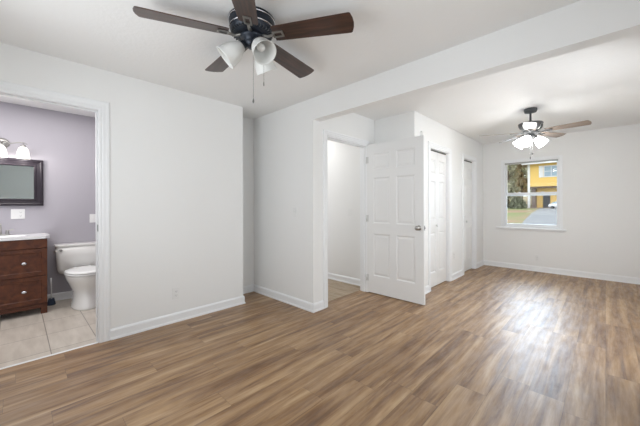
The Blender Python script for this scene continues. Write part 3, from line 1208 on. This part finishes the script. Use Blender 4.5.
# vanity light, three shades
XSH = -4.955
vl = tag(empty('vanity_light', (XB, vm, 1.955)), 'nickel wall light with curved arms and lit glass shades above the mirror', 'wall lamp')
bm = bmesh.new()
lathe(bm, [(0, 0), (.060, 0), (.060, .008), (.048, .016), (.024, .024), (0, .026)], 28, Matrix.Rotation(R(90), 4, 'Y') @ Matrix.Diagonal((1, 1.3, 1, 1)))
obj('backplate', bm, M['nickel'], vl, smooth=True)
for i, yy in enumerate((.186, 0, -.186)):
    bm = bmesh.new()
    xs = XSH - XB
    if yy:
        s = 1 if yy > 0 else -1
        tube(bm, [(.02, 0, .0), (.07, s * .03, .016), (xs - .01, s * .075, -.010), (xs, s * .12, .002), (xs, s * .165, .014), (xs, abs(yy) * s + s * .012, .008), (xs, yy, -.012)],
             [.008, .007, .006, .006, .006, .006, .006], 10)
        tube(bm, [(xs, s * .165, .012), (xs, s * .20, .010), (xs, s * .222, -.006)], [.006, .005, .003], 8)
    else:
        tube(bm, [(.02, 0, 0), (xs * .6, 0, .012), (xs, 0, .008), (xs, 0, -.02)], [.009, .007, .006, .006], 10)
    lathe(bm, [(0, -.010), (.018, -.012), (.024, -.024), (.024, -.040), (0, -.040)], 20, Matrix.Translation((xs, yy, 0)))
    arm = obj('lamp_arm', bm, M['nickel'], vl)
    b = bmesh.new()
    lathe(b, [(.022, -.034), (.032, -.042), (.045, -.062), (.052, -.090), (.056, -.125), (.061, -.168), (.060, -.170)], 28)
    so = obj('glass_shade', b, M['lit_glass_bath'], arm, smooth=True)
    so.location = (xs, yy, 0)
    md = so.modifiers.new('thickness', 'SOLIDIFY')
    md.thickness = .003
    b = bmesh.new()
    lathe(b, [(0, -.125), (.016, -.12), (.024, -.10), (.018, -.07), (.012, -.05), (0, -.041)], 14)
    bo = obj('bulb', b, M['lit_bulb'], arm, smooth=True)
    bo.location = (xs, yy, 0)
    point('vanity_lamp_light', (XSH + .03, vm + yy, 1.955 - .20), 2.1, (1, .96, .92), .04)

# toilet, facing +x
TY = .590
tl = tag(empty('toilet', (XB, TY, 0)), 'white low-tank toilet beside the vanity against the mauve wall', 'toilet')


def rrect(cx, cy, hx, hy, r, n=6):
    pts = []
    for (sx, sy, a0) in ((1, 1, 0), (-1, 1, 90), (-1, -1, 180), (1, -1, 270)):
        for i in range(n + 1):
            a = R(a0 + 90 * i / n)
            pts.append((cx + sx * (hx - r) + r * math.cos(a), cy + sy * (hy - r) + r * math.sin(a)))
    return pts


bm = bmesh.new()
secs = []
for z, hx, hy, r in ((.352, .070, .190, .05), (.365, .085, .218, .05), (.42, .098, .240, .045), (.58, .100, .247, .04), (.700, .102, .250, .04)):
    secs.append([(x, y, z) for x, y in rrect(.012 + hx, 0, hx, hy, r)])
loft(bm, secs)
tank = obj('tank', bm, M['porcelain'], tl)
bm = bmesh.new()
secs = []
for z, e in ((.701, .002), (.705, .006), (.722, .006), (.730, .002)):
    secs.append([(x, y, z) for x, y in rrect(.012 + .104, 0, .104 + e * .3, .252 + e, .045)])
loft(bm, secs)
obj('tank_lid', bm, M['porcelain'], tl)
bm = bmesh.new()
lathe(bm, [(0, 0), (.016, 0), (.016, .008), (.008, .012), (0, .012)], 14, Matrix.Translation((.216, -.205, .665)) @ Matrix.Rotation(R(90), 4, 'Y'))
tube(bm, [(.226, -.205, .665), (.234, -.235, .663), (.234, -.275, .655)], [.006, .006, .008], 8)
obj('flush_lever', bm, M['nickel'], tl)


def egg(cx, a_front, a_back, b, n=36, sq=0):
    pts = []
    for i in range(n):
        t = 2 * PI * i / n
        c, s = math.cos(t), math.sin(t)
        x = cx + (a_front if c > 0 else a_back) * c
        pts.append((x, b * s))
    return pts


bm = bmesh.new()
secs = []
for z, cx, af, ab, bb in ((0, .48, .255, .30, .136), (.02, .48, .255, .30, .138), (.04, .48, .242, .29, .130), (.12, .475, .215, .28, .118),
                          (.20, .47, .195, .28, .118), (.25, .47, .215, .28, .140), (.30, .47, .245, .27, .162),
                          (.345, .475, .265, .26, .182), (.385, .48, .270, .25, .190), (.400, .48, .268, .25, .190)):
    secs.append([(x, y, z) for x, y in egg(cx, af, ab, bb)])
loft(bm, secs)
obj('bowl', bm, M['porcelain'], tl)
for nm, z, th, gr in (('seat', .402, .020, 0), ('seat_lid', .424, .020, .0)):
    bm = bmesh.new()
    secs = []
    for zz, e in ((z, -.006), (z + .005, .004), (z + th - .006, .006), (z + th, -.006)):
        secs.append([(x, y, zz) for x, y in egg(.485, .275 + e, .235 + e, .192 + e)])
    if nm == 'seat_lid':
        secs.append([(x, y, z + th + .005) for x, y in egg(.485, .20, .17, .13)])
    loft(bm, secs)
    obj(nm, bm, M['seat_plastic'], tl)
for s in (-1, 1):
    bm = bmesh.new()
    lathe(bm, [(0, .400), (.014, .400), (.014, .440), (.010, .444), (0, .444)], 12, Matrix.Translation((.245, s * .075, 0)))
    obj('seat_hinge', bm, M['seat_plastic'], tl)

# toilet brush in the gap beside the vanity
br = tag(empty('toilet_brush', (-4.90, .300, 0)), 'white-handled toilet brush in a navy holder between vanity and toilet', 'toilet brush')
bm = bmesh.new()
lathe(bm, [(0, .001), (.040, .001), (.043, .010), (.036, .04), (.028, .075), (.030, .080), (.020, .078), (0, .07)], 24)
obj('holder', bm, M['brush_blue'], br)
bm = bmesh.new()
tube(bm, [(0, 0, .06), (-.002, 0, .22), (-.008, -.004, .33)], [.006, .006, .010], 10)
obj('handle', bm, M['plastic'], br)


# ------------------------------------------------------------------ outside, seen through the window
M['grass'] = mat('lawn', (.24, .25, .125), .9, var=.4, vscale=1.2, bump=.4, bscale=20)
_n, _l = M['grass'].node_tree.nodes, M['grass'].node_tree.links
_tc = _n.new('ShaderNodeTexCoord')
_nz = _n.new('ShaderNodeTexNoise')
_nz.inputs['Scale'].default_value = .28
_nz.inputs['Detail'].default_value = 5
_l.new(_tc.outputs['Object'], _nz.inputs['Vector'])
_cr = _n.new('ShaderNodeValToRGB')
_cr.color_ramp.elements[0].position = .42
_cr.color_ramp.elements[0].color = (.23, .26, .11, 1)
_cr.color_ramp.elements[1].position = .60
_cr.color_ramp.elements[1].color = (.36, .25, .17, 1)
_l.new(_nz.outputs['Fac'], _cr.inputs[0])
_l.new(_cr.outputs[0], _n['Principled BSDF'].inputs['Base Color'])
M['asphalt'] = mat('grey_driveway', (.28, .295, .315), .85, var=.22, vscale=2.5, bump=.2, bscale=30)
M['yellow'] = mat('yellow_siding', (.85, .585, .185), .7, var=.06, vscale=3)
M['white_paint'] = mat('white_exterior_paint', (.80, .81, .82), .5)
M['roof'] = mat('grey_shingles', (.16, .15, .14), .9, var=.2, vscale=6)
M['soffit'] = mat('brown_soffit', (.13, .085, .05), .8)
M['dark_door'] = mat('dark_garage_door', (.035, .038, .042), .5)
M['pane_ext'] = mat('exterior_window_glass', (.30, .40, .48), .08, spec=.8)
M['brick'] = mat('brown_brick', (.21, .165, .14), .9, var=.25, vscale=20)
M['bark'] = mat('grey_bark', (.13, .10, .075), .95, var=.3, vscale=8)
M['car_white'] = mat('white_car_paint', (.75, .77, .80), .25, coat=.5)
M['tyre'] = mat('tyre_rubber', (.02, .02, .02), .8)


def gz(y):
    return -.30 + (y - 6.7) * .0425


def strip_ground(name, pts, m, lift=0, thick=.1):
    bm = bmesh.new()
    a = [bm.verts.new((x, y, gz(y) + lift)) for x, y in pts]
    b_ = [bm.verts.new((x, y, gz(y) + lift - thick)) for x, y in pts]
    bm.faces.new(a)
    bm.faces.new(b_[::-1])
    k_ = len(pts)
    for i in range(k_):
        bm.faces.new((a[i], a[(i + 1) % k_], b_[(i + 1) % k_], b_[i]))
    return struct(obj(name, bm, m))


strip_ground('ground', [(-60, 6.75), (40, 6.75), (40, 90), (-60, 90)], M['grass'], 0, .5)
strip_ground('driveway', [(-2.75, 15), (-.6, 15), (-1.4, 20), (-2.4, 26), (-2.9, 33.4), (-4.3, 33.4), (-3.85, 26), (-3.3, 20)], M['asphalt'], .03, .06)

hs = tag(empty('yellow_house', (-5.2, 34, gz(34))), 'two-storey yellow house with overhanging upper floor across the lawn', 'house')
W = 12.0
top, ovh = 4.24, 1.98
obj('wall_upper', boxes((0, W, 0, 8, ovh, top)), M['yellow'], hs)
obj('wall_lower', boxes((.30, W, .9, 8, -.5, ovh)), M['yellow'], hs)
obj('soffit_beam', boxes((0, W, -.06, .0, ovh - .12, ovh + .04), (0, W, 0, .9, ovh - .1, ovh - .001)), M['soffit'], hs)
obj('corner_trim', boxes((-.10, .08, -.08, .10, -.4, top)), M['white_paint'], hs)
obj('brick_pier', boxes((.17, .46, .2, .898, -.5, ovh - .1)), M['brick'], hs)
bm = bmesh.new()
for (a, c) in (((-.5, -.55), 0),):
    vs = [(-.5, -.55, top), (W + .5, -.55, top), (W + .5, 4, top + 1.7), (-.5, 4, top + 1.7), (-.5, 8.5, top), (W + .5, 8.5, top)]
    v = [bm.verts.new(p) for p in vs] + [bm.verts.new((p[0], p[1], p[2] - .14)) for p in vs]
    for q in ((0, 1, 2, 3), (3, 2, 5, 4), (6, 7, 8, 9), (9, 8, 11, 10), (0, 1, 7, 6), (4, 5, 11, 10), (0, 3, 9, 6), (3, 4, 10, 9), (1, 2, 8, 7), (2, 5, 11, 8)):
        bm.faces.new([v[i] for i in q])
obj('roof', bm, M['roof'], hs)
obj('gutter', boxes((-.5, W + .5, -.68, -.55, top - .16, top - .02)), M['white_paint'], hs, bevel=.02)


def house_window(x0, x1, z0, z1, shutters=True):
    f = obj('window', boxes((x0, x1, -.05, -.001, z0, z1)), M['white_paint'], hs)
    nx, nz = 2, 2
    bm = bmesh.new()
    w, h = (x1 - x0 - .12) / nx, (z1 - z0 - .12) / nz
    for i in range(nx):
        for j in range(nz):
            a, c = x0 + .06 + i * w, z0 + .06 + j * h
            box(bm, a + .02, a + w - .02, -.065, -.051, c + .02, c + h - .02)
    obj('pane', bm, M['pane_ext'], f)
    if shutters:
        for a, b2 in ((x0 - .34, x0 - .03), (x1 + .03, x1 + .34)):
            bm = bmesh.new()
            box(bm, a, b2, -.045, -.001, z0, z1)
            n = 10
            for i in range(n):
                zz = z0 + .08 + i * (z1 - z0 - .16) / n
                box(bm, a + .04, b2 - .04, -.06, -.045, zz, zz + .06)
            obj('shutter', bm, M['white_paint'], hs)


house_window(1.10, 2.25, 2.85, 3.92)
house_window(4.6, 5.75, 2.85, 3.92)
obj('garage_door', boxes((.95, 1.50, .84, .899, -.1, 1.35)), M['dark_door'], hs, bevel=.02)
gd = obj('entry_door', boxes((4.2, 5.2, .84, .899, -.1, 1.55)), M['white_paint'], hs, bevel=.02)

car = tag(empty('parked_car', (-3.05, 33.2, gz(33.2) - .02), R(0)), 'white car parked by the yellow house at the end of the drive', 'car')
bm = bmesh.new()
secs = []
prof = [(-.95, .30, .60), (-.85, .22, .78), (-.45, .20, .84), (.0, .20, .86), (.9, .20, .86), (1.4, .20, .80), (1.9, .22, .72), (2.0, .32, .56)]
for x, za, zb in prof:
    secs.append([(x, -.42, za), (x, .42, za), (x, .46, (za + zb) / 2), (x, .40, zb), (x, -.40, zb), (x, -.46, (za + zb) / 2)])
loft(bm, secs)
obj('body', bm, M['car_white'], car)
bm = bmesh.new()
secs = []
for z, xa, xb, hy in ((.84, -.65, 1.25, .38), (1.0, -.50, .98, .36), (1.12, -.32, .70, .32), (1.16, -.15, .55, .28)):
    secs.append([(xa, -hy, z), (xb, -hy, z), (xb, hy, z), (xa, hy, z)])
loft(bm, secs, smooth=False)
obj('cabin_glass', bm, M['pane_ext'], car)
car.scale = (.62, .7, .55)
obj('car_roof', boxes((-.16, .56, -.29, .29, 1.16, 1.19)), M['car_white'], car, bevel=.01)
for x in (-.45, 1.45):
    for s in (-1, 1):
        bm = bmesh.new()
        lathe(bm, [(0, -.07), (.20, -.07), (.23, -.05), (.23, .05), (.20, .07), (0, .07)], 18, Matrix.Translation((x, s * .40, .23)) @ Matrix.Rotation(R(90), 4, 'X'), smooth=False)
        obj('wheel', bm, M['tyre'], car)


def leaf_mat(name, c, var=.5):
    m = mat(name, c, .8, var=var, vscale=1.5)
    return m


LM = [leaf_mat('olive_foliage', (.40, .40, .25)), leaf_mat('grey_green_foliage', (.46, .46, .34)),
      leaf_mat('rust_foliage', (.50, .42, .28)), leaf_mat('dark_foliage', (.22, .23, .16))]


def tree(x, y, h, cr, m, label, nleaf=1500, low=.15, name='leafy_tree', leafsize=.22):
    rnd = random.Random(int(x * 100) + int(y * 7))
    t = tag(empty(name, (x, y, gz(y))), label, 'tree', 'woods beside the lawn')
    b = bmesh.new()
    tube(b, [(0, 0, -.2), (.05, 0, h * .3), (-.06, .04, h * .6), (0, 0, h * .9)], [cr * .09, cr * .07, cr * .045, .02], 8)
    for i in range(7):
        a = rnd.uniform(0, 2 * PI)
        z = h * rnd.uniform(.3, .75)
        rr = cr * rnd.uniform(.5, .8)
        tube(b, [(0, 0, z), (rr * .5 * math.cos(a), rr * .5 * math.sin(a), z + rr * .3), (rr * math.cos(a), rr * math.sin(a), z + rr * .55)], [cr * .03, cr * .02, .01], 5)
    obj('trunk', b, M['bark'], t)
    b = bmesh.new()
    blobs = [(rnd.uniform(-.6, .6) * cr, rnd.uniform(-.6, .6) * cr, h * rnd.uniform(low + .06, .92), cr * rnd.uniform(.35, .6)) for _ in range(13)]
    for i in range(nleaf):
        bx, by, bz, brr = rnd.choice(blobs)
        d = Vector((rnd.gauss(0, 1), rnd.gauss(0, 1), rnd.gauss(0, 1))).normalized() * brr * rnd.uniform(.55, 1.05)
        c = Vector((bx, by, bz)) + d
        if c.z < h * low:
            continue
        s = leafsize * rnd.uniform(.6, 1.3)
        q = Euler((rnd.uniform(0, 6), rnd.uniform(0, 6), rnd.uniform(0, 6))).to_matrix()
        vs = [b.verts.new(c + q @ Vector(p)) for p in ((-s, 0, 0), (0, -s * .5, 0), (s, 0, .1 * s), (0, s * .5, 0))]
        b.faces.new(vs)
    obj('foliage', b, m, t)
    return t


tree(-7.4, 36.4, 7.5, 1.25, LM[1], 'grey-green tree nearest the lawn, at the left of the window view', low=.02, nleaf=3000)
tree(-6.6, 38.9, 5.6, .70, LM[2], 'small rust-leaved tree close to the corner of the yellow house', nleaf=900, low=.08)
tree(-7.5, 42.8, 9.5, 1.3, LM[0], 'slim olive tree just left of the yellow house', low=.02, nleaf=3000)
tree(-10.2, 40.5, 9.0, 1.6, LM[0], 'olive tree left of the window view beyond the bushes', low=.1, nleaf=2200)
tree(-8.7, 46.5, 11, 1.9, LM[1], 'tall grey-green tree behind the olive trees', low=.05, nleaf=3200, leafsize=.28)
tree(-11.3, 51.5, 12, 2.4, LM[0], 'broad olive tree farthest back at left', low=.05, nleaf=3000, leafsize=.35)
tree(-6.6, 52.5, 12, 2.2, LM[1], 'broad grey-green tree farthest back behind the house', low=.05, nleaf=3000, leafsize=.35)
for i, (x, y, r) in enumerate(((-10.3, 33.6, .62), (-8.95, 33.4, .66), (-7.5, 33.8, .70), (-6.0, 33.3, .70))):
    rnd = random.Random(90 + i)
    t = tag(empty('bush', (x, y, gz(y))), ['dark bush leftmost under the trees', 'dark bush second from the left under the trees',
                                          'dark bush third from the left under the trees', 'dark bush nearest the yellow house'][i], 'bush', 'bushes along the lawn edge')
    b = bmesh.new()
    for j in range(1100):
        d = Vector((rnd.gauss(0, 1), rnd.gauss(0, .8), abs(rnd.gauss(0, .8)))).normalized() * r * rnd.uniform(.3, 1)
        c = Vector((d.x, d.y, max(.05, d.z * 1.6)))
        s = .14
        q = Euler((rnd.uniform(0, 6), rnd.uniform(0, 6), rnd.uniform(0, 6))).to_matrix()
        b.faces.new([b.verts.new(c + q @ Vector(p)) for p in ((-s, 0, 0), (0, -s * .5, 0), (s, 0, 0), (0, s * .5, 0))])
    obj('foliage', b, LM[3], t)
